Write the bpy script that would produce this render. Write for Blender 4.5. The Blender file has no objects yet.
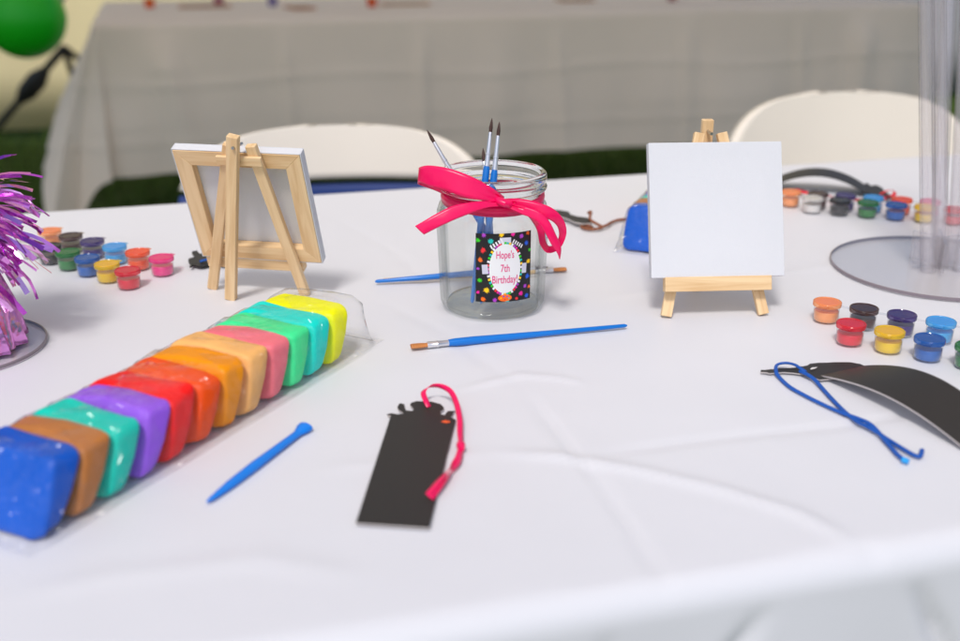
import bpy, math, random
from mathutils import Vector, Matrix, noise
R=math.radians; PI=math.pi; rnd=random.Random(7)
scene=bpy.context.scene; col=scene.collection
TZ=0.74; H=.29; F=1100.; PIT=R(20.5)

# ---------- placing helpers: a direction seen from the photographer's spot, met with a height or a depth
def T(x,y,h=0.0):
    u=(x-480)/F; v=(320.5-y)/F
    dy=math.cos(PIT)+v*math.sin(PIT); dz=-math.sin(PIT)+v*math.cos(PIT)
    t=(h-H)/dz
    return Vector((u*t,dy*t,TZ+h))
def PY(x,y,Y):
    u=(x-480)/F; v=(320.5-y)/F
    dy=math.cos(PIT)+v*math.sin(PIT); dz=-math.sin(PIT)+v*math.cos(PIT)
    t=Y/dy
    return Vector((u*t,Y,TZ+H+dz*t))

# ---------- materials
def srgb(r,g,b):
    f=lambda c:(c/255/12.92 if c/255<=.04045 else ((c/255+.055)/1.055)**2.4)
    return (f(r),f(g),f(b),1)
MATS={}
def mat(name,color=(.8,.8,.8,1),rough=.5,metal=0,spec=.5,bump=0,bscale=200,var=0,vscale=30,coat=0,sss=0,trans=0,alpha=1,stretch=None,sheen=0,emis=None):
    if name in MATS: return MATS[name]
    m=bpy.data.materials.new(name); m.use_nodes=True; nt=m.node_tree; N=nt.nodes; L=nt.links
    b=N['Principled BSDF']; b.inputs['Base Color'].default_value=color if len(color)==4 else (*color,1)
    b.inputs['Roughness'].default_value=rough; b.inputs['Metallic'].default_value=metal
    b.inputs['Specular IOR Level'].default_value=spec; b.inputs['Coat Weight'].default_value=coat
    b.inputs['Transmission Weight'].default_value=trans
    if sss: b.inputs['Subsurface Weight'].default_value=sss; b.inputs['Subsurface Radius'].default_value=(.01,.008,.006); b.inputs['Subsurface Scale'].default_value=.3
    if bump or var:
        tc=N.new('ShaderNodeTexCoord'); mp=N.new('ShaderNodeMapping'); L.new(tc.outputs['Object'],mp.inputs['Vector'])
        if stretch: mp.inputs['Scale'].default_value=stretch
    if bump:
        n=N.new('ShaderNodeTexNoise'); n.inputs['Scale'].default_value=bscale; n.inputs['Detail'].default_value=4
        L.new(mp.outputs[0],n.inputs['Vector'])
        bp=N.new('ShaderNodeBump'); bp.inputs['Strength'].default_value=1; bp.inputs['Distance'].default_value=bump
        L.new(n.outputs['Fac'],bp.inputs['Height']); L.new(bp.outputs[0],b.inputs['Normal'])
    if var:
        n2=N.new('ShaderNodeTexNoise'); n2.inputs['Scale'].default_value=vscale; n2.inputs['Detail'].default_value=5
        L.new(mp.outputs[0],n2.inputs['Vector'])
        mx=N.new('ShaderNodeMix'); mx.data_type='RGBA'
        c=b.inputs['Base Color'].default_value
        mx.inputs[6].default_value=(c[0]*(1-var),c[1]*(1-var),c[2]*(1-var),1); mx.inputs[7].default_value=(min(1,c[0]*(1+var)),min(1,c[1]*(1+var)),min(1,c[2]*(1+var)),1)
        mr=N.new('ShaderNodeMapRange'); mr.inputs[1].default_value=.3; mr.inputs[2].default_value=.7
        L.new(n2.outputs['Fac'],mr.inputs[0]); L.new(mr.outputs[0],mx.inputs[0]); L.new(mx.outputs[2],b.inputs['Base Color'])
    MATS[name]=m; return m
def film(name,tint=(1,1,1,1),milk=.06,milkcol=(.9,.9,.9,1),rough=.06,bump=.0,bscale=60,ior=1.45,boost=1.0,edge=None):
    """thin clear plastic or glass sheet: transparent, with Fresnel gloss and a little milkiness"""
    if name in MATS: return MATS[name]
    m=bpy.data.materials.new(name); m.use_nodes=True; nt=m.node_tree; N=nt.nodes; L=nt.links
    N.remove(N['Principled BSDF']); out=N['Material Output']
    tr=N.new('ShaderNodeBsdfTransparent'); tr.inputs[0].default_value=tint
    gl=N.new('ShaderNodeBsdfGlossy'); gl.inputs['Roughness'].default_value=rough
    df=N.new('ShaderNodeBsdfDiffuse'); df.inputs[0].default_value=milkcol
    fr=N.new('ShaderNodeLayerWeight'); fr.inputs[0].default_value=.5
    pw=N.new('ShaderNodeMath'); pw.operation='POWER'; pw.inputs[1].default_value=4.5; L.new(fr.outputs['Facing'],pw.inputs[0])
    mu=N.new('ShaderNodeMath'); mu.operation='MULTIPLY_ADD'; mu.inputs[1].default_value=.75; mu.inputs[2].default_value=.035*boost; mu.use_clamp=True
    m1=N.new('ShaderNodeMixShader'); m2=N.new('ShaderNodeMixShader')
    if edge:
        p3=N.new('ShaderNodeMath'); p3.operation='POWER'; p3.inputs[1].default_value=3.0; L.new(fr.outputs['Facing'],p3.inputs[0])
        mc=N.new('ShaderNodeMix'); mc.data_type='RGBA'; mc.inputs[6].default_value=tint; mc.inputs[7].default_value=edge
        L.new(p3.outputs[0],mc.inputs[0]); L.new(mc.outputs[2],tr.inputs[0])
    L.new(pw.outputs[0],mu.inputs[0]); m1.inputs[0].default_value=milk
    L.new(tr.outputs[0],m1.inputs[1]); L.new(df.outputs[0],m1.inputs[2])
    L.new(mu.outputs[0],m2.inputs[0]); L.new(m1.outputs[0],m2.inputs[1]); L.new(gl.outputs[0],m2.inputs[2])
    L.new(m2.outputs[0],out.inputs[0])
    if bump:
        tc=N.new('ShaderNodeTexCoord'); n=N.new('ShaderNodeTexNoise'); n.inputs['Scale'].default_value=bscale; n.inputs['Detail'].default_value=3
        n.inputs['Distortion'].default_value=1.5
        if name=='clear_bag':
            N.remove(n); n=N.new('ShaderNodeTexVoronoi'); n.inputs['Scale'].default_value=bscale; n.feature='F1'
            nz=N.new('ShaderNodeTexNoise'); nz.inputs['Scale'].default_value=25; ad=N.new('ShaderNodeVectorMath'); ad.operation='MULTIPLY_ADD'; ad.inputs[1].default_value=(.06,.06,.06)
            L.new(tc.outputs['Object'],nz.inputs['Vector']); L.new(nz.outputs['Color'],ad.inputs[0]); L.new(tc.outputs['Object'],ad.inputs[2]); L.new(ad.outputs[0],n.inputs['Vector'])
        else: L.new(tc.outputs['Object'],n.inputs['Vector'])
        bp=N.new('ShaderNodeBump'); bp.inputs['Distance'].default_value=bump; L.new(n.outputs['Distance' if name=='clear_bag' else 'Fac'],bp.inputs['Height'])
        L.new(bp.outputs[0],gl.inputs['Normal'])
    MATS[name]=m; return m

def wood():
    if 'pine' in MATS: return MATS['pine']
    m=mat('pine',(.72,.47,.24,1),rough=.6); nt=m.node_tree; N=nt.nodes; L=nt.links; b=N['Principled BSDF']
    tc=N.new('ShaderNodeTexCoord'); oi=N.new('ShaderNodeObjectInfo'); mp=N.new('ShaderNodeMapping'); mp.inputs['Scale'].default_value=(9,130,130)
    ad=N.new('ShaderNodeVectorMath'); ad.operation='ADD'
    L.new(tc.outputs['Object'],ad.inputs[0]); L.new(oi.outputs['Random'],ad.inputs[1]); L.new(ad.outputs[0],mp.inputs['Vector'])
    n=N.new('ShaderNodeTexNoise'); n.inputs['Scale'].default_value=1.6; n.inputs['Detail'].default_value=5; n.inputs['Distortion'].default_value=.6; L.new(mp.outputs[0],n.inputs['Vector'])
    cr=N.new('ShaderNodeValToRGB'); e=cr.color_ramp.elements
    e[0].position=.3; e[0].color=(.66,.42,.20,1); e[1].position=.62; e[1].color=(.83,.60,.34,1)
    L.new(n.outputs['Fac'],cr.inputs[0]); L.new(cr.outputs[0],b.inputs['Base Color'])
    bp=N.new('ShaderNodeBump'); bp.inputs['Distance'].default_value=.0003; L.new(n.outputs['Fac'],bp.inputs['Height']); L.new(bp.outputs[0],b.inputs['Normal'])
    return m

# ---------- objects
def tag(o,label=None,cat=None,group=None,kind=None):
    if label: o['label']=label
    if cat: o['category']=cat
    if group: o['group']=group
    if kind: o['kind']=kind
    return o
def empty(name,loc=(0,0,0),rz=0):
    o=bpy.data.objects.new(name,None); col.objects.link(o); o.location=loc; o.rotation_euler=(0,0,rz); o.empty_display_size=.03; return o
class MB:
    def __init__(s): s.v=[]; s.f=[]; s.m=[]
    def add(s,vs,fs,mi=0):
        b=len(s.v); s.v+= [Vector(p) for p in vs]; s.f+=[tuple(b+i for i in f) for f in fs]; s.m+=[mi]*len(fs); return s
    def box(s,x0,x1,y0,y1,z0,z1,mi=0,M=None):
        p=[Vector((x,y,z)) for z in (z0,z1) for y in (y0,y1) for x in (x0,x1)]
        if M: p=[M@q for q in p]
        return s.add(p,[(0,2,3,1),(4,5,7,6),(0,1,5,4),(2,6,7,3),(0,4,6,2),(1,3,7,5)],mi)
    def tube(s,pts,r,n=12,mi=0,cap=True,ry=None):
        pts=[Vector(p) for p in pts]; k=len(pts); rs=r if isinstance(r,(list,tuple)) else [r]*k
        vs=[]; up=None
        for i,p in enumerate(pts):
            t=(pts[min(i+1,k-1)]-pts[max(i-1,0)]).normalized()
            if up is None: up=Vector((0,0,1)) if abs(t.z)<.9 else Vector((1,0,0))
            a=t.cross(up).normalized(); b=a.cross(t).normalized(); up=b
            for j in range(n):
                w=2*PI*j/n; vs.append(p+a*math.cos(w)*rs[i]+b*math.sin(w)*rs[i]*(ry if ry else 1))
        fs=[(i*n+j,i*n+(j+1)%n,(i+1)*n+(j+1)%n,(i+1)*n+j) for i in range(k-1) for j in range(n)]
        if cap: fs+=[tuple(reversed(range(n))),tuple(range((k-1)*n,k*n))]
        return s.add(vs,fs,mi)
    def lathe(s,prof,n=32,mi=0,c=(0,0,0),sides=None):
        vs=[];k=len(prof)
        for r,z in prof:
            for j in range(n):
                w=2*PI*j/n; rr=r
                if sides:
                    q=(w%(2*PI/sides))-PI/sides; fl=math.cos(PI/sides)/math.cos(q); rr=r*(1-(1-fl)*sides_amt(z))
                vs.append((c[0]+rr*math.cos(w),c[1]+rr*math.sin(w),c[2]+z))
        fs=[(i*n+j,i*n+(j+1)%n,(i+1)*n+(j+1)%n,(i+1)*n+j) for i in range(k-1) for j in range(n)]
        return s.add(vs,fs,mi)
    def build(s,name,m,parent=None,smooth=True,bevel=0,solid=0,ang=40):
        me=bpy.data.meshes.new(name); me.from_pydata(s.v,[],s.f)
        for x in (m if isinstance(m,(list,tuple)) else [m]): me.materials.append(x)
        me.polygons.foreach_set('material_index',s.m)
        me.polygons.foreach_set('use_smooth',[smooth]*len(s.f)); me.update()
        if smooth: 
            try: me.set_sharp_from_angle(angle=R(ang))
            except Exception: pass
        o=bpy.data.objects.new(name,me); col.objects.link(o)
        if parent: o.parent=parent
        if solid: md=o.modifiers.new('s','SOLIDIFY'); md.thickness=solid; md.offset=0
        if bevel: md=o.modifiers.new('b','BEVEL'); md.width=bevel; md.segments=2; md.limit_method='ANGLE'
        return o
def sides_amt(z): return max(0,min(1,(z-.001)/.004))*max(0,min(1,(.078-z)/.01))
def copy_tree(o,parent=None):
    c=o.copy(); col.objects.link(c)
    if parent: c.parent=parent
    for ch in list(o.children): copy_tree(ch,c)
    return c
def smooth_path(P,n=6):
    P=[Vector(p) for p in P]; out=[]
    for i in range(len(P)-1):
        a=P[max(i-1,0)];b=P[i];c=P[i+1];d=P[min(i+2,len(P)-1)]
        for k in range(n):
            t=k/n; out.append(.5*((2*b)+(c-a)*t+(2*a-5*b+4*c-d)*t*t+(3*b-a-3*c+d)*t**3))
    out.append(P[-1].copy()); return out
def strip(mb,A,B,n=8,mi=0,across=2):
    A=smooth_path(A,n);B=smooth_path(B,n); k=len(A); c=across+1
    vs=[a.lerp(b,j/across) for a,b in zip(A,B) for j in range(c)]
    fs=[(i*c+j,i*c+j+1,(i+1)*c+j+1,(i+1)*c+j) for i in range(k-1) for j in range(across)]
    mb.add(vs,fs,mi)
def prism(mb,pts,z0,z1,mt=0,ms=0,mbm=None):
    n=len(pts); vs=[(p[0],p[1],z0 if len(p)<3 else p[2]+z0) for p in pts]+[(p[0],p[1],z1 if len(p)<3 else p[2]+z1) for p in pts]
    mb.add(vs,[tuple(range(n,2*n))],mt); b=len(mb.v)-2*n
    mb.f.append(tuple(b+i for i in reversed(range(n)))); mb.m.append(ms if mbm is None else mbm)
    for i in range(n): j=(i+1)%n; mb.f.append((b+i,b+j,b+n+j,b+n+i)); mb.m.append(ms)
def bar(name,p0,p1,w,t,up,m,parent,bevel=.0006):
    """straight wooden bar from p0 to p1 (thing's own space), its length along its local X so that the grain follows it"""
    p0=Vector(p0);p1=Vector(p1);x=(p1-p0).normalized();y=Vector(up).cross(x).normalized();z=x.cross(y)
    L=(p1-p0).length; mb=MB(); mb.box(0,L,-w/2,w/2,-t/2,t/2)
    o=mb.build(name,m,parent,smooth=False,bevel=bevel)
    Mx=Matrix((x,y,z)).transposed().to_4x4(); Mx.translation=p0; o.matrix_basis=Mx; return o

# ================= SETTING =================
C_cloth=(.70,.705,.74,1)
m_cloth=mat('white_tablecloth',C_cloth,rough=.5,spec=.35,bump=.0006,bscale=9,var=.012,vscale=5)
m_backcloth=mat('back_tablecloth',(.86,.755,.65,1),rough=.7,spec=.2,bump=.001,bscale=8,var=.03,vscale=4)
m_grass=mat('grass_ground',(.045,.075,.015,1),rough=.9,spec=.2,bump=.03,bscale=25,var=.4,vscale=12)
g=MB(); g.add([(-150,-150,0),(150,-150,0),(150,150,0),(-150,150,0)],[(0,1,2,3)]); tag(g.build('ground',m_grass,smooth=False),kind='structure')
gr=MB(); gm=mat('grass_blade',(.10,.17,.03,1),rough=.7,spec=.2)
for i in range(26000):
    y=rnd.uniform(3.2,6.6); x=rnd.uniform(-.55,.55)*y
    h=rnd.uniform(.03,.085); a=rnd.uniform(0,2*PI); w=.004; dx,dy=math.cos(a)*w,math.sin(a)*w; lx,ly=rnd.uniform(-.03,.03),rnd.uniform(-.03,.03)
    gr.add([(x-dx,y-dy,0),(x+dx,y+dy,0),(x+lx,y+ly,h)],[(0,1,2)])
tag(gr.build('grass',gm,smooth=False),kind='stuff',label='dark green mown grass under and behind the far table',cat='grass')

# cloth draped over a rectangular table
ANG=math.atan(.27)
def drape(name,O,ang,L0,L1,W,drop,step,m,zt=TZ,crease=None,wave=.05,waven=9,seed=0,round_=.012,sidefold=None,flare=.0,z_off=0,hang=None):
    U=Vector((math.cos(ang),math.sin(ang),0));V=Vector((-math.sin(ang),math.cos(ang),0))
    rx=step
    def axis(lo,hi):
        n=int((hi-lo)/rx); return [lo+(hi-lo)*i/n for i in range(n+1)]
    As=axis(L0-drop,L1+drop); Bs=axis(-drop,W+drop)
    vs=[]
    for b in Bs:
        for a in As:
            ca=min(max(a,L0),L1); cb=min(max(b,0),W); oa=a-ca; ob=b-cb; l=math.hypot(oa,ob)
            P=O+U*ca+V*cb; z=zt
            if l>0:
                D=(U*oa+V*ob)/l; r=round_
                if l<r*PI/2: th=l/r; out=r*math.sin(th); dz=r*(1-math.cos(th))
                else:
                    out=r; dz=r+l-r*PI/2
                    per=ca+cb*1.3+math.atan2(ob,oa)*.12
                    k=(l-r*PI/2)
                    kk=min(1,k/.25)
                    out+=flare*k+ wave*kk*(noise.noise(Vector((per*waven*.35,seed,k*.5)))+.6*noise.noise(Vector((per*waven,seed+5,k*.8))))+wave*.5*kk
                    if sidefold: out+=sidefold(ca,k,oa,ob)
                P=P+D*out; z=zt-dz
            else:
                z+=.0009*noise.noise(Vector((P.x*7,P.y*7,seed)))+.00045*noise.noise(Vector((P.x*21,P.y*17,seed)))+.00012*noise.noise(Vector((P.x*60,P.y*45,seed)))
            if crease: z+=crease(P.x,P.y) if l<round_ else 0
            vs.append((P.x,P.y,z+z_off))
    c=len(As); fs=[(j*c+i,j*c+i+1,(j+1)*c+i+1,(j+1)*c+i) for j in range(len(Bs)-1) for i in range(c-1)]
    mb=MB(); mb.v=[Vector(p) for p in vs]; mb.f=fs; mb.m=[0]*len(fs)
    return mb.build(name,m,ang=80)
def poly(ptl): return [T(*p) for p in ptl]
def dseg(px,py,a,b):
    ax,ay,bx,by=a.x,a.y,b.x,b.y; dx,dy=bx-ax,by-ay; t=((px-ax)*dx+(py-ay)*dy)/(dx*dx+dy*dy); t=min(1,max(0,t))
    return math.hypot(px-ax-dx*t,py-ay-dy*t),t
CR=[ # px polyline, height, half width
 ([(490,452),(560,456),(640,470),(720,489),(800,514),(850,541)],.0022,.0042),
 ([(522,388),(560,435),(600,482),(632,530),(664,584)],-.0015,.0032),
 ([(380,300),(440,330),(522,388)],-.0006,.005),
 ([(450,392),(520,375),(560,378),(580,383)],.0014,.0035),
 ([(590,455),(700,440),(850,425),(958,405)],-.0012,.004),
 ([(300,470),(440,458),(490,452)],.0006,.006),
 ([(330,215),(400,255),(470,330)],-.0005,.005),
 ([(590,300),(700,285),(860,262)],.0005,.006),
 ([(0,600),(120,575),(260,560),(360,575)],.0008,.008),
 ([(850,541),(900,560),(960,600)],-.001,.005),
]
CRW=[(poly(p),h,w) for p,h,w in CR]
CRB=[(min(q.x for q in p)-.03,max(q.x for q in p)+.03,min(q.y for q in p)-.03,max(q.y for q in p)+.03) for p,h,w in CRW]
def crease(x,y):
    z=0
    for (P,h,w),bb in zip(CRW,CRB):
        if x<bb[0] or x>bb[1] or y<bb[2] or y>bb[3]: continue
        best=9;tt=0;n=len(P)-1
        for i in range(n):
            d,t=dseg(x,y,P[i],P[i+1])
            if d<best: best=d; tt=(i+t)/n
        if best<w*3: z+=h*math.exp(-(best/w)**2)*min(1,tt*5+.05)*min(1,(1-tt)*6+.25)
    return z
O1=Vector((0,.417,0))
def fold1(a,k,oa,ob):
    if ob>=0: return 0
    o=0
    for a0,sl,am,w in ((.055,-.10,-.005,.004),(.135,-.75,-.006,.006),(.215,.5,-.007,.005),(.33,-.8,-.010,.008),(-.12,.2,.004,.012),(-.33,-.4,.008,.02),(.5,.2,.02,.03),(.42,-.1,-.012,.02)):
        o+=am*math.exp(-((a-a0-sl*k)/w)**2)*min(1,k/.03)
    return o
cl=drape('tablecloth',O1,ANG,-1.0,.83,.766,.34,.0042,m_cloth,crease=crease,wave=.03,waven=10,seed=3,round_=.016,sidefold=fold1,flare=.06)
tag(cl,'large white plastic tablecloth creased over the near craft table','tablecloth')
def table(label,O,ang,L0,L1,W):
    t=empty('folding_table',(O.x,O.y,0),ang); tag(t,label,'table')
    mt=mat('table_plastic',(.6,.6,.58,1),rough=.5); ml=mat('table_leg_metal',(.12,.12,.13,1),rough=.4,metal=.8)
    mb=MB(); mb.box(L0+.004,L1-.004,.004,W-.004,TZ-.045,TZ-.004); mb.build('tabletop',mt,t,bevel=.006)
    for a in (L0+.25,L1-.25):
        for b in (.09,W-.09):
            m2=MB(); m2.tube([(a,b,0),(a,b,TZ-.046)],.014,12); m2.build('leg',ml,t)
        m3=MB(); m3.tube([(a,.105,.3),(a,W-.105,.3)],.009,10); m3.build('crossbar',ml,t)
    return t
table('folding table hidden under the near creased white tablecloth',O1,ANG,-1.0,.83,.766)
A=T(180,21);B=T(880,3.5); A2=math.atan2(B.y-A.y,B.x-A.x); Lc=T(97,22.8); O2=Vector((Lc.x,Lc.y,0)); L2=2.60
def fold2(a,k,oa,ob):
    o=.28*k if oa<0 and abs(oa)>abs(ob) else (.12*k if oa<0 else 0)
    for a0,sl,am,w in ((.16,.15,.03,.045),(.5,.02,.012,.015),(.9,-.05,.014,.02),(1.32,.03,.008,.02),(1.75,-.04,.012,.03),(2.15,.03,.01,.02),(2.38,-.1,.03,.05)):
        o+=am*math.exp(-((a-a0-sl*k)/w)**2)*min(1,k/.1)
    o+=.004*math.exp(-((k-.14-.01*math.sin(a*7))/.008)**2)+.003*math.exp(-((k-.3)/.01)**2)
    return o
c2=drape('tablecloth',O2,A2,.0,L2,.75,.42,.012,m_backcloth,wave=.05,waven=6,seed=11,round_=.02,sidefold=fold2,flare=.10)
tag(c2,'beige grey cloth hanging in folds over the long table in the blurred background','tablecloth')
table('long folding table in the background under the beige grey cloth',O2,A2,0,L2,.75)

# unseen tent roof added to shade and warm the far table; screens behind
m_tent=mat('tent_fabric',(.78,.72,.62,1),rough=.8,spec=.1,bump=.002,bscale=6)
nt_=m_tent.node_tree; tl_=nt_.nodes.new('ShaderNodeBsdfTranslucent'); tl_.inputs[0].default_value=(.90,.75,.58,1); mx_=nt_.nodes.new('ShaderNodeMixShader'); mx_.inputs[0].default_value=.62
nt_.links.new(nt_.nodes['Principled BSDF'].outputs[0],mx_.inputs[1]); nt_.links.new(tl_.outputs[0],mx_.inputs[2]); nt_.links.new(mx_.outputs[0],nt_.nodes['Material Output'].inputs[0])
tent=empty('shade_tent',(0,2.26,0)); tag(tent,'unseen tent added to shade the far table and warm its light','tent')
TY0,TY1,TX=-1.45,1.25,3.2
tb=MB(); 
nx,ny=24,14
for j in range(ny+1):
    for i in range(nx+1):
        x=-TX+2*TX*i/nx; y=TY0+(TY1-TY0)*j/ny
        z=2.3+.55*(1-max(abs(x)/TX,abs((y-(TY0+TY1)/2)/((TY1-TY0)/2))))
        tb.v.append(Vector((x,y,z)))
tb.f=[(j*(nx+1)+i,j*(nx+1)+i+1,(j+1)*(nx+1)+i+1,(j+1)*(nx+1)+i) for j in range(ny) for i in range(nx)]; tb.m=[0]*len(tb.f)
tb.build('shade_roof',m_tent,tent)
for x in (-TX,TX):
    vb=MB(); vb.box(x-.01,x+.01,TY0,TY1,2.08,2.298); vb.build('valance',m_tent,tent,smooth=False)
for x in (-TX+.03,TX-.03):
    for y in (TY0+.03,TY1-.03):
        pb=MB(); pb.tube([(x,y,0),(x,y,2.3)],.022,12); pb.build('tent_pole',mat('pole_metal',(.5,.5,.5,1),rough=.35,metal=.9),tent)
def wall(name,P0,P1,h,m,amp,label,cat,z0=.02):
    mb=MB(); n=120; d=(P1-P0); nrm=Vector((-d.y,d.x,0)).normalized(); Lw=d.length
    for j in range(9):
        for i in range(n+1):
            t=i/n; p=P0+d*t+nrm*(amp*math.sin(t*Lw*5.1)+amp*.6*noise.noise(Vector((t*Lw*3,j*.15,4)))); mb.v.append(Vector((p.x,p.y,z0+(h-z0)*j/8)))
    mb.f=[(j*(n+1)+i,j*(n+1)+i+1,(j+1)*(n+1)+i+1,(j+1)*(n+1)+i) for j in range(8) for i in range(n)]; mb.m=[0]*len(mb.f)
    return tag(mb.build(name,m,solid=.004),label,cat)
m_cream=mat('cream_canvas',(.80,.70,.42,1),rough=.8,spec=.1,bump=.002,bscale=8)
wall('canvas_screen',Vector((-3.4,5.15,0)),Vector((1.75,5.4,0)),2.2,m_cream,.04,'cream canvas screen standing on the grass behind the green balloon','screen',.05)  # left end in view; the rest added to keep horizon sky out of reflections
m_blue=mat('slate_canvas',(.36,.36,.38,1),rough=.8,spec=.1,bump=.002,bscale=8)
wall('canvas_screen',Vector((1.6,6.3,0)),Vector((5.2,6.6,0)),2.2,m_blue,.04,'slate blue canvas screen beyond the right end of the far table','screen',.05)
# dark leaning pole
lp=empty('camera_tripod',(0,0,0)); 
PA=PY(-30,160,3.9); PB=PY(62,50,3.75); m_blk=mat('black_rubber',(.012,.012,.012,1),rough=.6)
lp.location=(PA.x,PA.y,0)
def rel(p): return Vector(p)-lp.location
a0=rel(PA.lerp(PB,-.0)); 
foot=PA-(PB-PA)*((PA.z)/(PB.z-PA.z)); top=PB+(PB-PA)*.02
b=MB(); b.tube([rel(foot),rel(PA),rel(PB),rel(top)],[.011,.011,.014,.014],12); b.build('leg',m_blk,lp)
b=MB(); c0=PA.lerp(PB,.56); c1=PA.lerp(PB,.82); b.tube([rel(c0),rel(c0.lerp(c1,.3)),rel(c0.lerp(c1,.7)),rel(c1)],[.016,.032,.034,.018],14); b.build('grip',m_blk,lp)
for dx,dy in ((.55,.35),(-.15,.7)):
    b=MB(); b.tube([rel(top),rel(Vector((foot.x+dx+ .55,foot.y+dy,0)))],.011,10); b.build('leg',m_blk,lp)
tag(lp,'thin black stand with slanting legs between the canvas screen and the grey cloth','stand')

# balloons
def balloon(px,py,Y,r,c,label):
    P=PY(px,py,Y); t=empty('balloon',P); tag(t,label,'balloon','balloons hanging from the tent')
    prof=[(.0001,-1.0)]+[(math.sin(PI*i/24)*(1 if i<12 else 1-.10*((i-12)/12)),-math.cos(PI*i/24)*(1 if i<12 else 1.15)) for i in range(1,24)]+[(.03,1.16)]
    b=MB(); b.lathe([(a*r,z*r) for a,z in prof],32); b.build('balloon_skin',mat('latex_'+label.split()[0],c,rough=.45),t)
    b=MB(); b.lathe([(.02*r,1.15*r),(.05*r,1.19*r),(.1*r,1.26*r),(.07*r,1.27*r)],12); b.build('knot',mat('latex_'+label.split()[0]),t)
    b=MB(); zt=2.33-P.z; b.tube([(0,0,1.2*r),(0,0,zt)],.0015,6); b.build('string',mat('string_white',(.7,.7,.7,1)),t)
balloon(24,17,2.75,.098,srgb(0,185,18),'green round balloon hanging at the left behind the craft table')
balloon(44,-12,2.9,.055,srgb(95,30,130),'purple small balloon peeking out beside the green one')

# ================= CHAIRS =================
m_chair=mat('cream_plastic',(.80,.74,.65,1),rough=.45,spec=.4,var=.02,vscale=6)
m_cblue=mat('blue_plastic',srgb(0,45,115),rough=.6)
def back_shell(hw,z0,z1,ztop,curve,thick,lean,expo=3.2):
    mb=MB(); n=28; k=16; 
    for j in range(k+1):
        tz=j/k
        def wof(z): q=min(1,max(0,(z-(ztop-.15))/.15)); return hw*(1-q**expo)**(1/expo)
        if z1<ztop-.01: z=z0+(z1-z0)*tz; w=wof(z)
        else:
            zs=max(z0,ztop-.15); ts=min(1,tz*1.0)
            if z0<ztop-.15:
                if j<4: z=z0+(zs-z0)*j/4; w=hw
                else: a_=PI/2*.965*(j-4)/(k-4); z=zs+.15*math.sin(a_)**(2/expo); w=max(.02,hw*math.cos(a_)**(2/expo)) if a_<PI/2-.001 else .02
            else:
                q0=(z0-(ztop-.15))/.15; a0_=math.asin(q0**(expo/2)); a_=a0_+(PI/2*.965-a0_)*tz; z=ztop-.15+.15*math.sin(a_)**(2/expo); w=max(.02,hw*max(0,math.cos(a_))**(2/expo))
        for i in range(n+1):
            s=-1+2*i/n; x=w*s; y=-curve*(x/hw)**2+(z-z0)*lean
            mb.v.append(Vector((x,y,z)))
    c=n+1; mb.f=[(j*c+i,j*c+i+1,(j+1)*c+i+1,(j+1)*c+i) for j in range(k) for i in range(n)]; mb.m=[0]*len(mb.f)
    return mb
def chair(loc,rz,label,blue):
    t=empty('folding_chair',loc,rz); tag(t,label,'chair','white folding chairs behind the craft table')
    top=.765
    # in the chair's own space the sitter faces -Y, towards the table
    if blue:
        sh=back_shell(.205,.697,top,top,.05,.02,.18); o=sh.build('backrest',m_chair,t)
        lo=back_shell(.200,.52,.69,top,.05,.02,.18); l=lo.build('lower_back_panel',m_cblue,t); l.location.y=-.031
        l['label']='blue lower back panel'; md=l.modifiers.new('s','SOLIDIFY'); md.thickness=.012
    else:
        sh=back_shell(.205,.54,top,top,.05,.02,.18); o=sh.build('backrest',m_chair,t)
    md=o.modifiers.new('s','SOLIDIFY'); md.thickness=.016; md.offset=0
    b=MB(); 
    vs=[];
    for s in range(40):
        w=2*PI*s/40; cx=abs(math.cos(w))**.5*math.copysign(1,math.cos(w))*.2; cy=abs(math.sin(w))**.5*math.copysign(1,math.sin(w))*.19
        vs.append((cx,cy-.25,0))
    prism(b,[(v[0],v[1]) for v in vs],.425,.45); b.build('seat',m_chair,t,bevel=.006)
    fr=mat('chair_frame_metal',(.55,.53,.5,1),rough=.4,metal=.6)
    for s in (-1,1):
        b=MB(); b.tube([(s*.212,-.42,0),(s*.212,-.2,.43),(s*.205,-.02,.62),(s*.2,-.01,.66)],.011,10); b.build('leg',fr,t)
        b=MB(); b.tube([(s*.19,.12,0),(s*.19,-.12,.42)],.011,10); b.build('leg',fr,t)
    b=MB(); b.tube([(-.19,.09,.06),(.19,.09,.06)],.008,8); b.build('crossbar',fr,t)
    return t
chair((-.192,1.43,0),R(8),'cream folding chair with a blue lower back, behind the left easel and the jar',True)
chair((.562,1.68,0),R(10),'plain cream folding chair behind the right easel and the far paint pots',False)

# ================= EASELS AND CANVASES =================
pine=wood(); LEAN=R(21)
def easel(loc,rz,label,ax=0,rear=(0,.064),sp=.0375):
    t=empty('easel',loc,rz); tag(t,label,'easel','small wooden table easels')
    s=math.tan(LEAN); zt=.130; up=Vector((0,-math.cos(LEAN),math.sin(LEAN)))
    for k in (-1,1):
        bar('front_leg',(k*sp,0.0,.0005),(k*.0085+ax,s*zt,zt),.0080,.0052,up,pine,t)
    bar('rear_leg',(rear[0],rear[1],.0005),(ax,s*zt+.0102,zt+.0085),.0086,.006,(0,1,0),pine,t)
    z=.022; bar('ledge',(-.0405,s*z-.0085,z+.004),(.0405,s*z-.0085,z+.004),.011,.0085,(0,-.95,.3),pine,t)
    z=.118; bar('crossbar',(-.0175+ax*.9,s*z+.0042,z),(.0175+ax*.9,s*z+.0042,z),.0075,.0028,(0,-.934,.358),pine,t)
    b=MB(); b.tube([(ax,s*.13-.004,.13),(ax,s*.13+.013,.13)],.0012,8); b.build('screw',mat('steel',(.5,.5,.5,1),rough=.3,metal=1),t)
    return t
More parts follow.
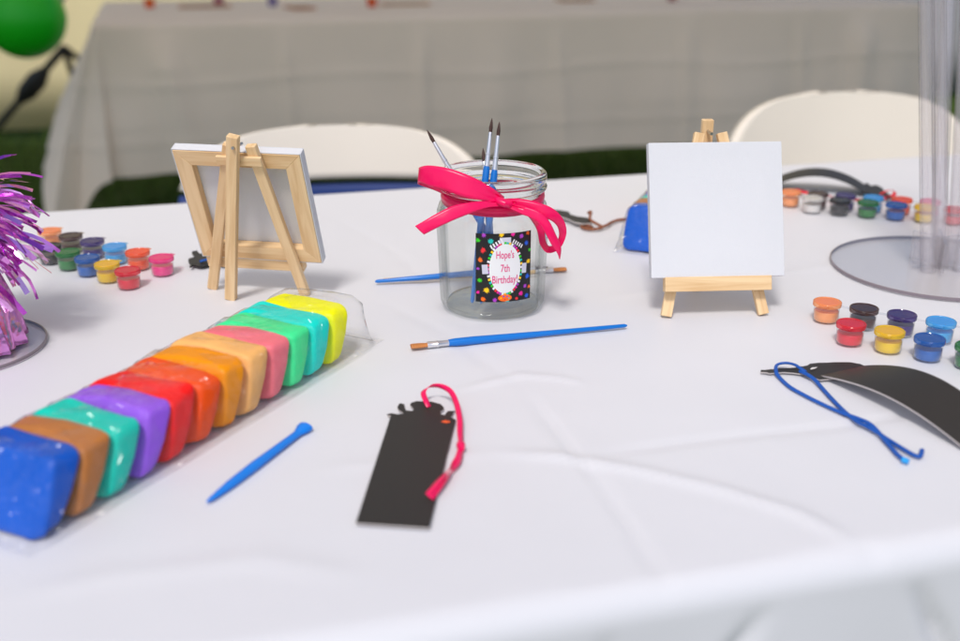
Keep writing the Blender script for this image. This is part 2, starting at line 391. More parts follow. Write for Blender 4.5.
m_canvas=mat('canvas_cloth',(.80,.81,.84,1),rough=.85,spec=.1,bump=.0003,bscale=1100)
nt_=m_canvas.node_tree; tl_=nt_.nodes.new('ShaderNodeBsdfTranslucent'); tl_.inputs[0].default_value=(.85,.84,.84,1); mx_=nt_.nodes.new('ShaderNodeMixShader'); mx_.inputs[0].default_value=.2
nt_.links.new(nt_.nodes['Principled BSDF'].outputs[0],mx_.inputs[1]); nt_.links.new(tl_.outputs[0],mx_.inputs[2]); nt_.links.new(mx_.outputs[0],nt_.nodes['Material Output'].inputs[0])
def canvas(loc,rz,label):
    t=empty('blank_canvas',loc,rz); tag(t,label,'canvas','blank square canvases on easels')
    t.rotation_euler=(-LEAN,0,rz)
    w=.0505; d=.0075
    b=MB(); n=10  # face with wrapped edges
    b.box(-w,w,-.0008,0,0,2*w); 
    b.box(-w,-w+.0008,.0001,d,.0,2*w); b.box(w-.0008,w,.0001,d,0,2*w); b.box(-w+.0008,w-.0008,.0001,d,2*w-.0008,2*w); b.box(-w+.0008,w-.0008,.0001,d,0,.0008)
    b.build('canvas_cloth',m_canvas,t,smooth=False,bevel=.0003)
    f=.0125; e=w-.001
    # mitred stretcher bars
    for k in range(4):
        mb=MB(); L=e
        pts=[(-L,0),(L,0),(L-f,f),(-L+f,f)]
        vs=[(x,y,z) for z in (0,.0075) for x,y in pts]
        mb.add(vs,[(0,3,2,1),(4,5,6,7),(0,1,5,4),(1,2,6,5),(2,3,7,6),(3,0,4,7)])
        o=mb.build('stretcher_bar',pine,t,smooth=False,bevel=.0004)
        a=k*PI/2; rot=Matrix.Rotation(a,4,'Z')
        base=Matrix.Translation((0,0,0))@rot@Matrix.Translation((0,-L,0))
        # canvas plane: x -> X, y -> Z(+w), z -> Y
        cv=Matrix(((1,0,0,0),(0,0,1,.0005),(0,1,0,w),(0,0,0,1)))
        o.matrix_basis=cv@base
    return t
def place_easel(loc,rz,la,lb,cx=0,**kw):
    easel(loc,rz,la,**kw); s=math.tan(LEAN); 
    off=Matrix.Rotation(rz,3,'Z')@Vector((cx,s*.0305-.0125,.0315)); canvas(Vector(loc)+off,rz,lb)
place_easel((.1783,.784,TZ+.0006),R(3.5),'pine easel facing the camera, right of the jar, under a blank canvas','blank white canvas facing the camera on the right easel')
place_easel((-.1790,.8415,TZ+.0006),R(180-11),'pine easel seen from behind beside the left paint pots','white canvas seen from its back with bare pine stretcher bars, on the left easel',cx=-.0075,ax=-.015,rear=(.0142,.0225),sp=.0395)

# ================= JAR =================
JX,JY=.0096,.812
JY-=.003
jar=empty('glass_jar',(JX,JY,TZ+.0006)); tag(jar,'clear faceted glass jar with a pink ribbon bow and a party label, holding brushes','jar')
m_glass=film('jar_glass',tint=(.985,.99,.985,1),milk=.012,milkcol=(.9,.95,.93,1),rough=.02,boost=1.5,bump=.0008,bscale=55,edge=(.50,.55,.53,1))
def solid_glass():
    m=mat('solid_glass',(.97,.99,.98,1),rough=.02,trans=1); m.node_tree.nodes['Principled BSDF'].inputs['IOR'].default_value=1.46; return m
sg=solid_glass()
b=MB(); prof=[(.0375,.0010),(.0400,.004),(.0405,.008),(.0412,.03),(.0425,.06),(.0428,.070),(.0422,.077),(.0405,.082),(.0375,.0855),(.0365,.088),(.0367,.0915)]
b.lathe(prof,96,sides=12); 
b.lathe([(r-.0022,z+(.002 if z<.01 else 0)) for r,z in prof],96,sides=12); b.build('glass_body',m_glass,jar,ang=9)
b=MB(); rp=[(.0345,.0918),(.0368,.0920),(.0395,.0930),(.0408,.0945),(.0408,.0958),(.0398,.0968),(.0394,.0990),(.0404,.1008),(.0408,.1030),(.0402,.1052),(.0385,.1068),(.0368,.1066),(.0356,.1045),(.0352,.1),(.0348,.095),(.0345,.0918)]
b.lathe(rp,72); b.build('rim',sg,jar,ang=60)
b=MB(); b.lathe([(.0001,.0),(.033,.0),(.0355,.0008),(.0358,.003),(.034,.0055),(.028,.0066),(.0001,.005)],72); b.build('base',film('jar_base_glass',tint=(.97,.98,.975,1),milk=.02,rough=.03,boost=2.0,bump=.001,bscale=70,edge=(.45,.50,.48,1)),jar,ang=60)

# ribbon
m_rib=mat('pink_satin',srgb(240,0,92),rough=.30,spec=.45,bump=.0004,bscale=90)
m_rib.node_tree.nodes['Principled BSDF'].inputs['Anisotropic'].default_value=.6
jl=Vector((JX,JY,TZ+.0006))
def J(px,py,Y): return PY(px,py,Y)-jl
rib=MB()
n=64
for j in range(n+1):
    a=2*PI*j/n; z=.0865+.0012*math.sin(a*2+1); r=.0385+.0003*math.sin(a*7)
    rib.v+= [Vector((r*math.cos(a),r*math.sin(a),z-.0045)),Vector(((r+.0006)*math.cos(a),(r+.0006)*math.sin(a),z)),Vector((r*math.cos(a),r*math.sin(a),z+.0045))]
rib.f=[(j*3+k,(j+1)*3+k,(j+1)*3+k+1,j*3+k+1) for j in range(n) for k in range(2)]; rib.m=[0]*len(rib.f)
ro=rib.build('ribbon',m_rib,jar,solid=.0004,ang=80)
def rstrip(name,up,dn,parent=None):
    b=MB(); strip(b,[J(*p) for p in up],[J(*p) for p in dn],n=8,across=6)
    nr_=len(b.v)//7
    for i in range(nr_):
        pinch=max(0,1-i/(nr_*.35)) if name=='tail' else max(0,1-min(i,nr_-1-i)/(nr_*.28))
        for j in range(7):
            v_=b.v[i*7+j]; v_.y+=pinch*.0011*math.cos(j*PI*.9)+.0009*noise.noise(v_*70)-.0012*math.sin(PI*j/6)*(1-pinch)*.5
    return b.build(name,m_rib,ro,solid=.0004,ang=80)
# left loop: front band out, fold, back band home
rstrip('loop',[(504,197,.769),(492,188,.766),(470,176,.764),(448,168,.768),(430,165.5,.776),(420.5,167,.784),(421,170,.793),(440,180,.798),(462,190,.79),(480,196,.78),(500,199,.774)],
            [(504,206,.768),(492,202,.764),(468,198,.760),(446,191,.764),(430,187,.772),(419.5,183,.782),(420,185,.792),(441,193,.800),(458,204,.792),(478,207,.780),(500,206,.773)])
rstrip('tail',[(504,199,.767),(482,201,.762),(456,205,.756),(436,214,.752),(415,226,.750)],[(504,206,.766),(486,208,.760),(461,217,.754),(445,224,.750),(424,234.5,.748)])
rstrip('loop',[(506,199,.767),(520,199,.764),(536,202,.762),(552,208,.762),(563,219,.764),(566.5,233,.766),(560,248,.768),(548,253,.772),(540,244,.778),(536,228,.782),(524,212,.778),(508,202,.772)],
            [(506,207,.766),(520,214,.762),(535,218,.760),(548,219,.760),(557,226,.764),(559,236,.770),(555,244,.776),(549,246,.780),(545.5,240,.784),(543,226,.786),(530,209,.782),(508,205,.774)])
rstrip('tail',[(507,202,.765),(522,206,.761),(538,211,.758),(549,221,.757),(556,235,.757),(561,247,.758),(560,259,.760)],[(507,207,.764),(522,214,.759),(536,221,.756),(544,231,.755),(551,244,.755),(557,253,.757),(559.5,259,.760)])
b=MB(); kc=J(504.5,202,.766)
k_=24
b.tube([kc+Vector((-.006,.002,.0025)),kc+Vector((-.003,-.0015,.001)),kc+Vector((0,-.0028,0)),kc+Vector((.003,-.0015,-.0008)),kc+Vector((.006,.002,-.001))],[.0022,.0034,.0037,.0034,.0022],14,ry=.8); b.build('knot',m_rib,ro)

# party label
Lr=.0434
def LP(x,z,d=0):  # x along label width (m), z height
    a=-PI/2+(x+.0002)/Lr+R(11); rr=Lr+d; return Vector((rr*math.cos(a),rr*math.sin(a),z))
lab=MB(); mats=[]; mi={}
def lm(name,c):
    if name not in mi: mi[name]=len(mats); mats.append(mat('print_'+name,c,rough=.35,spec=.5))
    return mi[name]
K=lm('black',(.006,.006,.007,1)); Wt=lm('white',(.8,.8,.8,1))
LW,LZ0,LZ1=.0215,.0175,.0700
nn=14
def patch(x0,x1,z0,z1,m,d,n=nn,sk=0):
    b0=len(lab.v)
    for i in range(n+1):
        x=x0+(x1-x0)*i/n
        lab.v.append(LP(x+sk*(z0-.039),z0,d)); lab.v.append(LP(x+sk*(z1-.039),z1,d))
    for i in range(n): q=b0+2*i; lab.f.append((q,q+2,q+3,q+1)); lab.m.append(m)
SK=.0
patch(-LW,LW,LZ0,LZ1,K,0)
def disc(cx,cz,pts,m,d):
    b0=len(lab.v); lab.v.append(LP(cx,cz,d)); n=len(pts); big=max(abs(x) for x,z in pts); K_=max(1,int(big/.002))
    for k in range(1,K_+1):
        for x,z in pts: lab.v.append(LP(cx+x*k/K_,cz+z*k/K_,d))
    for i in range(n): lab.f.append((b0,b0+1+i,b0+1+(i+1)%n)); lab.m.append(m)
    for k in range(K_-1):
        q=b0+1+k*n
        for i in range(n): lab.f.append((q+i,q+n+i,q+n+(i+1)%n,q+(i+1)%n)); lab.m.append(m)
def splat(cx,cz,r,m,d=.00012,n=9):
    ph=rnd.uniform(0,6); pts=[]
    for i in range(n*2):
        a=ph+PI*i/n; q=r*(1 if i%2==0 else .55)*rnd.uniform(.75,1.15); x=q*math.cos(a); z=q*math.sin(a)
        x=min(max(x,-LW-cx),LW-cx); z=min(max(z,LZ0-cz),LZ1-cz)
        pts.append((x,z))
    disc(cx,cz,pts,m,d)
cols={'orange':srgb(255,110,10),'green':srgb(50,205,30),'magenta':srgb(235,20,150),'yellow':srgb(255,205,0),'blue':srgb(20,90,210),'violet':srgb(170,60,190),'teal':srgb(20,190,180),'red':srgb(240,40,50)}
for nme,x,z,r in (('violet',.14,.02,.05),('yellow',.44,.015,.055),('magenta',.64,.02,.05),('orange',.93,.03,.045),('green',.04,.1,.05),('teal',.26,.11,.06),('violet',.8,.06,.05),('blue',.9,.17,.05),
    ('red',.13,.24,.06),('green',.97,.28,.04),('orange',.08,.38,.055),('yellow',.95,.44,.05),('violet',.04,.51,.035),('green',.07,.68,.05),('blue',.93,.66,.055),('yellow',.19,.82,.065),('orange',.13,.955,.055),
    ('magenta',.04,.86,.04),('violet',.88,.8,.045),('orange',.97,.82,.04),('magenta',.8,.9,.055),('violet',.33,.97,.05),('teal',.55,.985,.05),('red',.72,.965,.035),('blue',.92,.95,.05)):
    splat(-LW+2*LW*x,LZ1-(LZ1-LZ0)*z,r*2*LW,lm(nme,cols[nme]))
# coloured pencils, palette and paper scraps round the oval, then the white oval
cz=(LZ0+LZ1)/2-.0005; cx0=.0003
def rect(cx,cz_,w,h,a,m,d):
    c,s=math.cos(a),math.sin(a); disc(cx,cz_,[(x*c-z*s,x*s+z*c) for x,z in ((-w,-h),(w,-h),(w,h),(-w,h))],m,d)
ks=list(cols)
for i in range(44):
    a=2*PI*i/44; ex=.0125*math.cos(a); ez=.0195*math.sin(a)
    m=lm(ks[(i*3)%8],cols[ks[(i*3)%8]]) if i%4 else Wt
    rect(cx0+ex,cz+ez,.0012,.0008,a,m,.0002)
for x,z,w,h,a in ((0,.0215,.0042,.0021,0),(-.0148,-.0003,.0022,.0036,.08),(.0150,-.001,.0020,.0038,-.05)): rect(cx0+x,cz+z,w,h,a,lm('paper',(.6,.6,.7,1)),.00026)
for k in range(5):
    rect(cx0-.0102+.0019*k,cz+.0168+.0012*k,.0006,.0015,.5,Wt,.00026); rect(cx0+.0062+.0016*k,cz+.0205-.0011*k,.0005,.0014,-.5,Wt,.00026)
disc(cx0,cz-.0225,[(.0052*math.cos(t),.0027*math.sin(t)) for t in [2*PI*i/20 for i in range(20)]],lm('orange',cols['orange']),.0003)
for i,(x,z) in enumerate(((-.003,0),(-.001,.0012),(.0016,.001),(.003,-.0004),(0,-.0012))): rect(cx0+x,cz-.0225+z,.0006,.0005,.4,lm(ks[i+3],cols[ks[i+3]]),.0004)
disc(cx0,cz,[(.0118*math.cos(t),.0188*math.sin(t)) for t in [2*PI*i/40 for i in range(40)]],Wt,.00034)
PK=lm('pink_ink',srgb(225,75,135))
def text_on(s,cx,cz_,h,w):
    cu=bpy.data.curves.new('t','FONT'); cu.body=s; cu.align_x='CENTER'; cu.align_y='CENTER'; cu.offset=.012
    o=bpy.data.objects.new('t',cu); col.objects.link(o); bpy.context.view_layer.update()
    me=o.evaluated_get(bpy.context.evaluated_depsgraph_get()).to_mesh()
    xs=[v.co.x for v in me.vertices]; ys=[v.co.y for v in me.vertices]; sx=w/(max(xs)-min(xs)); sz=h/(max(ys)-min(ys)); mx=(max(xs)+min(xs))/2; my=(max(ys)+min(ys))/2
    b0=len(lab.v)
    for v in me.vertices: lab.v.append(LP(cx+(v.co.x-mx)*sx,cz_+(v.co.y-my)*sz,.0005))
    for p in me.polygons: lab.f.append(tuple(b0+i for i in p.vertices)); lab.m.append(PK)
    o.evaluated_get(bpy.context.evaluated_depsgraph_get()).to_mesh_clear(); bpy.data.objects.remove(o); bpy.data.curves.remove(cu)
text_on("Hope's",cx0,cz+.0100,.0078,.0132); text_on("7th",cx0,cz+.0005,.0058,.0066); text_on("Birthday!",cx0,cz-.0090,.0078,.0190)
lo=lab.build('party_label',mats,jar,smooth=False); lo['label']='black square party label with bright splats and pink lettering'

# ================= BRUSHES =================
m_bh=mat('blue_lacquer',srgb(0,112,200),rough=.3); m_tanh=mat('bare_wood_handle',srgb(228,190,130),rough=.5)
m_fer=mat('silver_ferrule',(.75,.74,.76,1),rough=.28,metal=.85); m_bd=mat('dark_bristle',srgb(62,34,26),rough=.6,bump=.0002,bscale=300,stretch=(.1,3,3)); m_bt=mat('tan_bristle',srgb(190,120,62),rough=.6,bump=.0003,bscale=300,stretch=(.1,3,3),var=.3,vscale=120)
def brush(tip,tail,label,kind,hm,group='craft paintbrushes'):
    tip=Vector(tip);tail=Vector(tail); t=empty('paintbrush',tip); L=(tail-tip).length
    t.rotation_mode='QUATERNION'; t.rotation_quaternion=(tail-tip).to_track_quat('X','Z'); tag(t,label,'paintbrush',group)
    if kind=='round':
        b=MB(); b.tube([(0,0,0),(.003,0,0),(.007,0,0),(.0105,0,0)],[.0002,.0009,.0015,.0013],10); b.build('bristles',m_bd,t)
        b=MB(); b.tube([(.0105,0,0),(.011,0,0),(.026,0,0),(.0262,0,0),(.0272,0,0),(.0274,0,0),(.036,0,0)],[.0013,.0014,.0018,.0021,.0021,.0018,.0022],14); b.build('ferrule',m_fer,t)
        b=MB(); b.tube([(.036,0,0),(.039,0,0),(.052,0,0),(L*.7,0,0),(L-.002,0,0),(L,0,0)],[.0021,.0026,.0028,.0022,.0015,.0007],14); b.build('handle',hm,t)
    else:
        b=MB(); b.tube([(0,0,0),(.001,0,0),(.006,0,0),(.0115,0,0)],[.0032,.0036,.0036,.0028],14,ry=.4); b.build('bristles',m_bt,t)
        b=MB(); b.tube([(.0115,0,0),(.013,0,0),(.018,0,0),(.0185,0,0),(.0195,0,0),(.020,0,0),(.027,0,0)],[.0030,.0031,.0028,.0031,.0031,.0027,.0026],16,ry=.75); b.build('ferrule',m_fer,t)
        b=MB(); b.tube([(.027,0,0),(.032,0,0),(.045,0,0),(L*.6,0,0),(L-.002,0,0),(L,0,0)],[.0024,.0029,.0030,.0021,.0014,.0006],14); b.build('handle',hm,t)
    return t
brush(T(411,346.5,.003),T(627,325.5,.003),'blue handled flat paintbrush lying in front of the jar','flat',m_bh)
brush(T(566,269,.003),T(382,280,.002),'bare wood handled flat paintbrush lying behind the jar, its tip to the right','flat',m_tanh)
brush(T(548,267,.0105),T(375,281.5,.003),'blue handled paintbrush lying behind the jar, next to the bare wood one','round',m_bh)
base=Vector((JX,JY,TZ))
brush(PY(492,118,.826),Vector((-.006,.790,TZ+.009)),'upright brush with the highest tip in the jar','round',m_bh)
brush(PY(499.5,121.5,.823),Vector((.001,.789,TZ+.009)),'upright brush just right of the tallest one in the jar','round',m_bh)
brush(PY(483,148,.838),Vector((.012,.790,TZ+.010)),'shorter brush standing left of the upright pair in the jar','round',m_bh)
brush(PY(427,130,.832),Vector((.034,.800,TZ+.0095)),'brush leaning far to the left over the rim of the jar','round',m_bh)

# clay tool
P0=T(207,502,.002);P1=T(306,426,.003); t=empty('clay_tool',P0); d=P1-P0; L=d.length; t.rotation_euler=(0,0,math.atan2(d.y,d.x)); tag(t,'bright blue plastic clay modelling tool lying beside the bag of clay','clay tool')
mtool=mat('blue_tool_plastic',srgb(0,125,225),rough=.35)
b=MB(); b.tube([(0,0,0),(.004,0,0),(.02,0,0),(L*.45,0,.0003),(L*.75,0,.0003),(L*.9,0,.0002)],[.0006,.0016,.003,.0033,.0027,.0026],14,ry=.75); b.build('blade',mtool,t)
b=MB(); b.tube([(L*.9,0,.0002),(L*.93,0,.0004),(L*.965,0,.0006),(L*.995,0,.0006),(L,0,.0006)],[.0026,.0035,.0047,.005,.0043],14,ry=.6); b.build('spatula_end',mtool,t)

# ================= CLAY STRIPS =================
CC=[('blue',(0,84,178)),('brown',(172,112,66)),('teal',(0,188,168)),('purple',(142,92,206)),('red',(250,52,52)),('vermilion',(255,86,32)),('orange',(255,142,0)),('peach',(255,172,112)),('pink',(255,118,128)),('green',(70,215,140)),('turquoise',(0,205,190)),('yellow',(250,250,30))]
m_bag=film('clear_bag',milk=.012,milkcol=(.85,.85,.85,1),rough=.17,bump=.010,bscale=65,boost=.8)
m_bag2=film('clear_wrap',milk=.05,milkcol=(.85,.85,.85,1),rough=.12,bump=.002,bscale=130,boost=1.4)
def clay_pack(i,cname,c,parent,n=14):
    """one slab of wrapped clay, local: x along the strip, y across (0 at the right end face), z up"""
    rg=random.Random(i*13+5); th=.0222; w=.067+rg.uniform(-.002,.002); h=.0360+rg.uniform(-.0015,.0015); lean=.46-.022*i+rg.uniform(-.05,.05) if i<11 else .22
    s0=i*.0225
    def sgn(a,p): return math.copysign(abs(a)**p,a)
    mb=MB(); nu,nv=40,24
    for a in range(nv+1):
        ph=-PI/2+PI*a/nv
        for b_ in range(nu):
            th_=2*PI*b_/nu
            x=sgn(math.cos(ph),.20)*sgn(math.cos(th_),.24); y=sgn(math.cos(ph),.20)*sgn(math.sin(th_),.15); z=sgn(math.sin(ph),.20)
            X=x*th/2; Y=(y*.5+.5)*w; Z=(z*.5+.5)*h
            e=min(1,max(0,(Y-.050)/.024)); Z*=1-.45*e*e; X*=1-.15*e           # slumps and thins towards the far end
            e2=min(1,max(0,(.008-Y)/.008)); X*=1-.25*e2*(1-.6*(Z/h))*1
            q=noise.noise(Vector((X*60+i*7,Y*45,Z*60)))*.0014+noise.noise(Vector((X*160+i*3,Y*140,Z*160)))*.0005
            q+=.0016*noise.noise(Vector((X*22+i*5,Y*24,Z*28+i))); X+=q; Z+=q*1.1; Y+=q*.8+.0015*math.sin(Z/h*PI)*(-1 if y<0 else 1)
            nr=min(1,max(0,(.03-Y)/.02)); tp=max(0,1-Z/h); X+=nr*tp**1.6*(-.0035 if X>0 else .0025)
            X+=lean*Z
            mb.v.append(Vector((s0+th/2+X,Y,max(.0012,Z+.0012))))
    mb.f=[(a*nu+b_,a*nu+(b_+1)%nu,(a+1)*nu+(b_+1)%nu,(a+1)*nu+b_) for a in range(nv) for b_ in range(nu)]; mb.m=[0]*len(mb.f)
    cc=srgb(*c)[:3]; lum=sum(cc)/3; cc=tuple(min(.86,max(0,lum*1.12+(v-lum)*1.22)) for v in cc)
    mc=mat('clay_'+cname,cc,rough=.42,spec=.22,bump=.0016,bscale=70,var=.07,vscale=40)
    o=mb.build('clay_pack',mc,parent,ang=75); o['label']=cname+' clay pack'
    # loose film ear crimped past the far end of the slab
    eb=MB(); k=8
    tip=[]
    for a in range(k+1):
        for b_ in range(k+1):
            u=a/k; v=b_/k
            Y=w*(.86+.42*u); Z=.004+(h*.80)*v*(1-.45*u)+.004*noise.noise(Vector((u*4+i,v*5,i))); X=lean*Z+th*.5+.003*math.sin(v*8+i)*(u+.2)+.004*noise.noise(Vector((u*5,v*6+i,9)))
            eb.v.append(Vector((s0+X,Y,Z)))
    eb.f=[(a*(k+1)+b_,a*(k+1)+b_+1,(a+1)*(k+1)+b_+1,(a+1)*(k+1)+b_) for a in range(k) for b_ in range(k)]; eb.m=[0]*len(eb.f)
    f=film('wrap_'+cname,tint=tuple(.35*x+.65 for x in srgb(*c)[:3])+(1,),milk=.3,milkcol=srgb(*c),rough=.15,bump=.002,bscale=130,boost=1.4)
    eb.build('wrapper_end',f,o,ang=80)
    return o
def clay_strip(P,ang,label):
    t=empty('clay_bag',P,ang); tag(t,label,'bag of clay','bags of coloured modelling clay')
    for i,(cn,c) in enumerate(CC): clay_pack(i,cn,c,t)
    L=12*.0225
    # outer bag: a loose tube of film round the row, with flat crimped ends
    mb=MB(); ns=90; sec=[(-.006,.0006),(-.0035,.012),(-.002,.026),(-.0005,.040),(.008,.0445),(.022,.0440),(.036,.0432),(.050,.0415),(.062,.0385),(.072,.032),(.081,.020),(.088,.008),(.093,.0006),(.06,.0004),(.02,.0004),(-.006,.0006)]
    for j in range(ns+1):
        s=-.008+(L+.048)*j/ns
        e=min(1,max(0,(s+.007)/.010))*min(1,max(0,(L+.034-s)/.026)); e=e*e*(3-2*e)*.89
        for k,(y,z) in enumerate(sec):
            zz=z*e+.0008*(.89-e)
            q=noise.noise(Vector((s*55,y*35,z*40+3)))*.0026+noise.noise(Vector((s*120,y*90,z*90)))*.0012
            if z>.003: zz+=q*e-.0022*abs(math.sin(PI*(s-.3*z)/.0225+.4))*0.8*e*(z>.03); y2=y+q*.8
            else: y2=y+noise.noise(Vector((s*14,y*3,1)))*.002
            x=s+.30*zz*(1)
            mb.v.append(Vector((x,y2,zz+.0004)))
    c=len(sec); mb.f=[(j*c+k,j*c+k+1,(j+1)*c+k+1,(j+1)*c+k) for j in range(ns) for k in range(c-1)]; mb.m=[0]*len(mb.f)
    mb.build('clear_bag',m_bag,t,ang=80)
    return t
a1=math.atan2(.2205,.114)
def strip_at(P,ang,label): return clay_strip(P,ang,label)
s1=clay_strip(T(45,545)+Vector((-.004,-.004,.0006)),a1,'long clear bag of twelve bright clay packs lying at the left front of the table')
s2=copy_tree(s1); P=T(621,252); a2=math.atan2(.93,.37); s2.location=P+Vector((0,0,.0006)); s2.scale=(1,-1,1); s2.rotation_euler=(0,0,a2)
s2['label']='clear bag of clay packs mostly hidden behind the right easel, blue pack showing'

# ================= PAINT POTS =================
PC={'peach':(252,165,100),'brown':(70,28,24),'purple':(62,34,120),'light blue':(70,180,240),'orange':(250,90,20),'pink':(245,40,140),'white':(225,222,218),'black':(18,20,28),'green':(0,125,45),'blue':(0,98,185),'yellow':(245,205,0),'red':(230,15,50)}
m_pot=film('pot_plastic',milk=.06,milkcol=(.9,.9,.9,1),rough=.12,boost=1.3)
def pot(cn,x,parent):
    c=srgb(*PC[cn])
    b=MB(); b.lathe([(.0001,.0006),(.0086,.0006),(.0091,.0012),(.0095,.0125),(.0098,.0128),(.0098,.0138),(.0095,.0140)],32,c=(x,0,0)); p=b.build('pot',m_pot,parent,ang=50); p['label']=cn+' paint pot'
    b=MB(); b.lathe([(.0001,.0011),(.0080,.0011),(.0086,.0017),(.0090,.0082),(.0087,.0086),(.0001,.0084)],32,c=(x,0,0)); b.build('paint',mat('paint_'+cn.replace(' ','_'),c,rough=.3,coat=.3),p,ang=50)
    lc=tuple(.03+.97*v for v in c[:3])+(1,)
    b=MB(); b.lathe([(.0099,.0122),(.0103,.0124),(.0104,.0152),(.0101,.0157),(.0095,.0158),(.0091,.0153),(.0001,.0153)],36,c=(x,0,0)); 
    b.add([(x-.004,-.0100,.0150),(x+.004,-.0100,.0150),(x+.003,-.0135,.0148),(x-.003,-.0135,.0148)],[(0,1,2,3)])
    b.build('lid',film('lid_'+cn.replace(' ','_'),tint=tuple(.25+.75*v for v in c[:3])+(1,),milk=.5,milkcol=lc,rough=.12,boost=1.2,bump=.0004,bscale=150),p,ang=50)
    b=MB(); b.lathe([(.0001,.01495),(.0088,.01495),(.0088,.0143),(.0001,.0143)],28,c=(x,0,0)); b.build('lid_paint',mat('paint_'+cn.replace(' ','_')),p,ang=50)
    return p
def pots(P,ang,order,label,pitch=.0272):
    t=empty('paint_pot_strip',P,ang); tag(t,label,'paint pots','strips of six joined paint pots')
    for i,cn in enumerate(order): pot(cn,i*pitch,t)
    b=MB(); b.box(0,pitch*5,-.0016,.0016,.0126,.0134); b.build('joining_strip',m_pot,t,smooth=False)
    return t
def rowpots(pa,pb,order,label,k):
    A_=T(*pa)+Vector((0,.0095,.0006)); B_=T(*pb)+Vector((0,.0095,.0006)); d=B_-A_; return pots(A_,math.atan2(d.y,d.x),order,label,d.length/k)
WB=['red','yellow','blue','green','black','white']; PB_=['peach','brown','purple','light blue','orange','pink']
rowpots((853,349),(932,365),WB,'row of paint pots at the right, red pot first, nearest the curved bookmark',2)
rowpots((829,326),(904,339.5),PB_,'row of paint pots at the right beginning with peach and brown, behind the red one',2)
rowpots((126,292),(66,272.5),WB,'row of paint pots at the left ending with red, beside the purple foil weight',3)
rowpots((160,278.5),(48,250),PB_[::-1],'row of paint pots at the left ending with pink, nearest the left easel',5)
rowpots((814,215),(898,222),WB[::-1],'far row of paint pots beginning with the white one, right of the canvas',3)
rowpots((792,208.5),(875,214.5),PB_,'farthest row of paint pots beginning with peach, under the arched black bookmark',3)

# ================= BOOKMARKS =================
m_card=mat('black_card',(.022,.020,.020,1),rough=.45,spec=.4); m_cback=mat('card_backing',(.55,.50,.48,1),rough=.8)
def zp(x,y): return (375+x*.1094,375+y*.1094)
sil=[(740,435),(690,412),(705,400),(716,372),(737,355),(670,355),(648,375),(640,392),(605,388),(598,362),(625,345),(630,322),(600,292),(520,270),(450,267),(380,265),(332,280),(320,300),(345,325),(355,345),(340,355),(285,350),(270,325),(270,295),(240,285),(220,290),(205,320),(215,345),(255,370),(260,381),(210,386),(150,376),(110,385),(118,398),(145,400)]
pts=[T(*zp(*p)) for p in sil]; pts+= [T(355.8,526.5),T(392,529),T(429.5,531.5)]
c=sum(pts,Vector())/len(pts); t=empty('bookmark',(c.x,c.y,TZ)); tag(t,'flat black scratch bookmark with a notched bug shaped top and a pink ribbon, front centre','bookmark','black scratch art bookmarks')
b=MB(); loc=[(p.x-c.x,p.y-c.y) for p in reversed(pts)]; prism(b,loc,.0012,.0020,0,1); b.build('card',[m_card,m_cback],t,smooth=False)
def tl(px,py,h,c=c): q=T(px,py,h); return Vector((q.x-c.x,q.y-c.y,q.z-TZ))
def ribbon_path(P,w,name,m,parent,c,n=6):
    pts_=smooth_path([tl(x,y,h,c) for x,y,h in P],n); Aa=[];Bb=[]
    for i,p in enumerate(pts_):
        tn=(pts_[min(i+1,len(pts_)-1)]-pts_[max(0,i-1)]); tn.normalize(); k=i/(len(pts_)-1)
        sd=tn.cross(Vector((.2*math.sin(k*5),0,1))).normalized(); sd=(sd*math.cos(k*4)*.9+Vector((0,0,1))*math.sin(k*4)*.5+sd*.25).normalized()
        ww=w(k) if callable(w) else w
        Aa.append(p-sd*ww); Bb.append(p+sd*ww)
    b=MB(); strip(b,Aa,Bb,n=1,across=2)
    return b.build(name,m,parent,solid=.0003,ang=80)
r=ribbon_path([(429,407,.0028),(425.5,400,.006),(423.5,392,.008),(430,386.5,.010),(440,386,.011),(450,391,.010),(456,402,.008),(459.5,418,.006),(460,432,.004),(461,445,.004)],.0017,'ribbon',m_rib,t,c)
b=MB(); k0=tl(461,446,.004); b.tube([k0+Vector((-.0015,.003,0)),k0,k0+Vector((.0008,-.0035,0))],[.0014,.0028,.0015],12); b.build('knot',m_rib,r)
ribbon_path([(461,447,.0035),(457,459,.0035),(450,468,.0035),(440,480,.0045),(428,496,.004)],lambda k:.0015+.0004*k,'tail',m_rib,r,c)
ribbon_path([(461,447,.003),(459,461,.003),(451,472,.003),(441,485,.0035),(431,498,.003)],lambda k:.0014+.0003*k,'tail',m_rib,r,c)
b=MB(); 
# red and gold printed patch under the notch
b.add([tl(*zp(600,426),.0022)+Vector((0,0,0)),tl(*zp(640,440),.0022),tl(*zp(690,434),.0022),tl(*zp(680,420),.0022),tl(*zp(640,412),.0022)],[(0,1,2,3,4)]); b.build('scratched_patch',mat('orange_foil',srgb(235,95,40),rough=.3),t,smooth=False)

